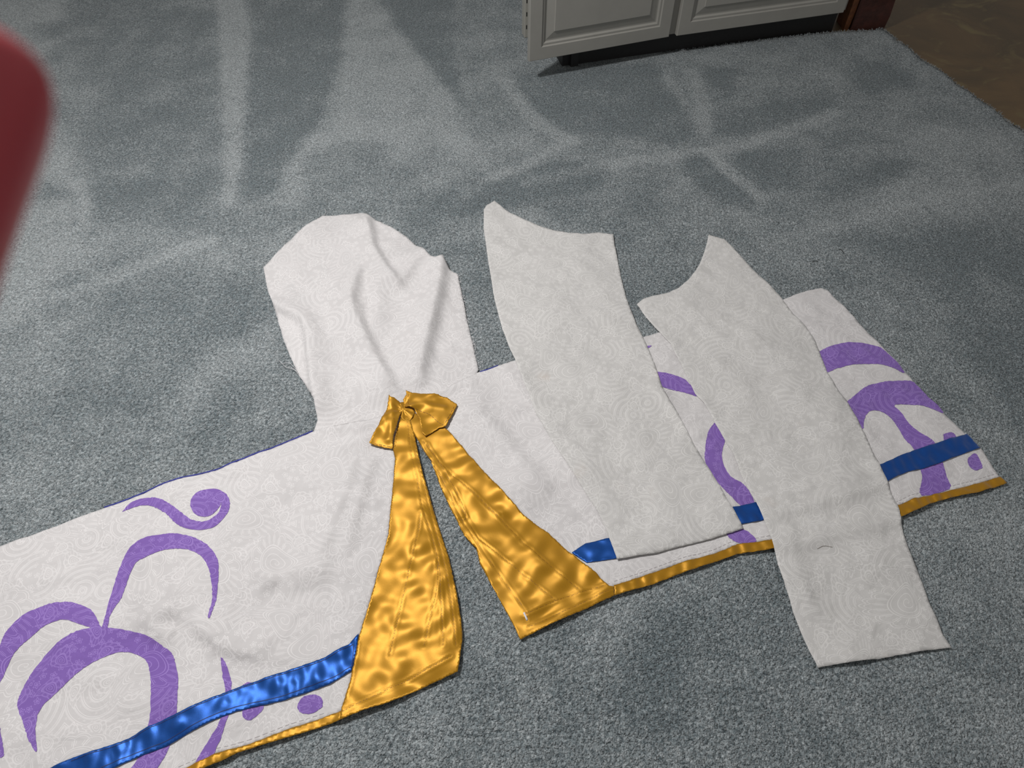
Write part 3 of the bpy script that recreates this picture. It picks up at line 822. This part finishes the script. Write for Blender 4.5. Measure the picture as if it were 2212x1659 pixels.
right_front = dR1[:2] + n_dir * DT + e_dir * 0.02
box_between('body', left_front, right_front, 0.42, DH, TOP, M_paint, CAB, cab_base, n_dir)
box_between('toe_kick', left_front + n_dir * 0.035 + e_dir * 0.03, right_front + n_dir * 0.035, 0.36, -0.0155, DH, M_dark, CAB, cab_base, n_dir)
box_between('foot', left_front + e_dir * 0.06 + n_dir * 0.02, left_front + e_dir * 0.09 + n_dir * 0.02, 0.40, 0.0, DH, M_dark, CAB, cab_base, n_dir)
box_between('worktop', left_front - n_dir * 0.04 - e_dir * 0.02, right_front - n_dir * 0.04, 0.47, TOP, TOP + 0.03, M_paint, CAB, cab_base, n_dir, 0.004)
def door(a, b, parent):
    """raised-panel door: frame profile of nested rectangles pushed in and out"""
    a, b = a[:2], b[:2]
    w = np.hypot(*(b - a)); d = (b - a) / w; nn = np.array([-d[1], d[0]]); h = TOP - 0.01 - DH
    rings = [(0.0, 0.0), (0.0, DT), (0.003, DT + 0.0), (0.052, DT), (0.055, DT - 0.005), (0.062, DT - 0.005), (0.068, DT - 0.010), (0.074, DT - 0.010), (0.105, DT - 0.003), (0.106, DT - 0.001)]
    rings = [(0.0, 0.0), (0.0, DT - 0.002), (0.002, DT), (0.046, DT), (0.049, DT - 0.005), (0.056, DT - 0.005), (0.061, DT - 0.011), (0.066, DT - 0.011), (0.094, DT - 0.004), (0.096, DT - 0.001)]
    V, Fs = [], []
    for ins, out in rings:
        for u, v in ((ins, ins), (w - ins, ins), (w - ins, h - ins), (ins, h - ins)):
            q = a + d * u + nn * (DT - out)
            V.append((q[0], q[1], DH + v))
    for i in range(len(rings) - 1):
        for k in range(4):
            k2 = (k + 1) % 4
            Fs.append((i * 4 + k, i * 4 + k2, (i + 1) * 4 + k2, (i + 1) * 4 + k))
    L = (len(rings) - 1) * 4
    Fs.append((L, L + 1, L + 2, L + 3)); Fs.append((3, 2, 1, 0))
    o = new_obj('door', V, Fs, M_paint, parent, cab_base, smooth=False)
    kv = a + d * (w - 0.03 if parent is None else 0.03) - nn * 0.0
    kp = np.array([kv[0], kv[1], TOP - 0.12])
    ring = []
    prof = [(0.0, 0.005), (0.010, 0.005), (0.014, 0.013), (0.022, 0.014), (0.026, 0.008), (0.027, 0.0005)]
    VV, FF = [], []
    for dist, r in prof:
        for s in range(12):
            t = 2 * math.pi * s / 12
            q = kp[:2] - nn * dist + d * r * math.cos(t)
            VV.append((q[0], q[1], kp[2] + r * math.sin(t)))
    for i in range(len(prof) - 1):
        for s in range(12):
            FF.append((i * 12 + s, i * 12 + (s + 1) % 12, (i + 1) * 12 + (s + 1) % 12, (i + 1) * 12 + s))
    new_obj('knob', VV, FF, M_dark, o, cab_base)
    return o
door(dL0, dL1, CAB); door(dR0, dR1, CAB)

# ------------------------------------------------------------------ wooden post
pb = P(1835, 66, -0.0155)[:2]
pe = P(1909, 63, -0.0155)[:2]
pdir = (pe - pb) / np.hypot(*(pe - pb)); pn = np.array([-pdir[1], pdir[0]])
POST = empty('wooden_post', np.append(pb, -0.0155)); pbase = np.append(pb, -0.0155)
tag(POST, 'rough red-brown wooden post at the corner of the carpet beside the cabinet', 'post')
def rough_post(name, a, b, depth, nrm, m, seed, h=2.2):
    r = np.random.RandomState(seed)
    V, Fs = [], []
    zs = np.linspace(-0.0155, h, 40)
    q = [a, b, b + nrm * depth, a + nrm * depth]
    for z in zs:
        for c in q: V.append((c[0] + r.randn() * 0.0015, c[1] + r.randn() * 0.0015, z))
    for i in range(len(zs) - 1):
        for k in range(4):
            k2 = (k + 1) % 4
            Fs.append((i * 4 + k, i * 4 + k2, (i + 1) * 4 + k2, (i + 1) * 4 + k))
    Fs += [(3, 2, 1, 0), tuple(len(V) - 4 + k for k in range(4))]
    return new_obj(name, V, Fs, m, POST, pbase, smooth=False)
rough_post('post_core', pb, pe, 0.09, pn, M_wood_red, 1)
rough_post('raw_side_board', pb - pdir * 0.024 + pn * 0.004, pb - pdir * 0.001 + pn * 0.004, 0.085, pn, M_wood_raw, 2)

# ------------------------------------------------------------------ white power strip and cable behind the open door
sp = P(1136, 82)
STRIP = empty('power_strip', (sp[0], sp[1], 0))
tag(STRIP, 'white power strip standing against the cabinet side with black plug', 'power strip')
sb = np.array([sp[0], sp[1], 0.0])
box_between('housing', sp[:2] - e_dir * 0.006, sp[:2] + e_dir * 0.018, 0.04, 0.0, 0.26, M_plastic, STRIP, sb, n_dir, 0.003)
for zz in (0.035, 0.085, 0.135):
    box_between('socket', sp[:2] + e_dir * 0.000 - n_dir * 0.0006, sp[:2] + e_dir * 0.004 - n_dir * 0.0006, 0.003, zz, zz + 0.016, M_black, STRIP, sb, n_dir)
box_between('plug', sp[:2] - e_dir * 0.010 - n_dir * 0.02, sp[:2] + e_dir * 0.012 - n_dir * 0.02, 0.03, 0.17, 0.205, M_black, STRIP, sb, n_dir, 0.004)
t_ = np.linspace(0, 1, 16)
cab_pts = np.column_stack([sp[0] - 0.012 - 0.03 * np.sin(t_ * 3), sp[1] + 0.0 + 0.05 * t_, 0.19 + 0.18 * t_])
tube('cable', cab_pts, 0.0035, M_black, STRIP, sb, sides=8)

# ------------------------------------------------------------------ the photographer's fingertip and hand beside the lens
def cpt(x, y, d):
    """camera-space pixel and depth (m) -> world"""
    return Vector(np.array([0, 0, CAM_H]) + ray(x, y) * d)
verts, edges, rad = [], [], []
def jv(p, r, link=None):
    verts.append(p); rad.append(r)
    if link is not None: edges.append((link, len(verts) - 1))
    return len(verts) - 1
wrist = jv(cpt(-1700, 2900, 0.115), 0.027)
palm = jv(cpt(-1330, 2150, 0.110), 0.026, wrist)
fore = jv(cpt(-2300, 4300, 0.13), 0.030, wrist)
fore2 = jv(cpt(-3300, 6600, 0.16), 0.036, fore)
def finger(mcp, pip, dip, tip, r0, r1):
    a = jv(mcp, r0 * 1.15, palm); b = jv(pip, r0, a); m_ = jv((pip + dip) / 2, (r0 + r1) / 2 * 0.96, b); c = jv(dip, (r0 + r1) / 2, m_); d = jv(tip, r1, c); jv(tip + (tip - dip).normalized() * r1 * 0.55, r1 * 0.55, d)
    return d
finger(cpt(-700, 1700, 0.094), cpt(-350, 1180, 0.086), cpt(-210, 545, 0.080), cpt(-70, 142, 0.079), 0.0100, 0.0104)
finger(cpt(-1010, 1620, 0.102), cpt(-760, 960, 0.100), cpt(-560, 520, 0.090), cpt(-470, 220, 0.082), 0.0094, 0.0082)
finger(cpt(-1290, 1640, 0.106), cpt(-1090, 1050, 0.106), cpt(-900, 640, 0.095), cpt(-830, 350, 0.086), 0.0090, 0.0078)
finger(cpt(-1570, 1750, 0.110), cpt(-1420, 1300, 0.110), cpt(-1260, 950, 0.100), cpt(-1180, 720, 0.092), 0.0080, 0.0068)
t0 = jv(cpt(-1000, 2250, 0.090), 0.013, wrist); t1 = jv(cpt(-620, 1900, 0.072), 0.0115, t0); t2 = jv(cpt(-430, 1500, 0.060), 0.0095, t1)
hb = verts[wrist]
me = bpy.data.meshes.new('person')
me.from_pydata([tuple(v - hb) for v in verts], edges, [])
hand = bpy.data.objects.new('person', me); COL.objects.link(hand); hand.location = hb
me.materials.append(M_skin)
sk = hand.modifiers.new('skin', 'SKIN'); sk.use_smooth_shade = True; sk.branch_smoothing = 0.6
if not me.skin_vertices: 
    bpy.context.view_layer.objects.active = hand
for i, s in enumerate(me.skin_vertices[0].data):
    s.radius = (rad[i], rad[i]); s.use_root = (i == 0)
ss = hand.modifiers.new('sub', 'SUBSURF'); ss.levels = 2; ss.render_levels = 2
tag(hand, 'blurred reddish fingertip of the photographer at the left edge of the picture', 'person')
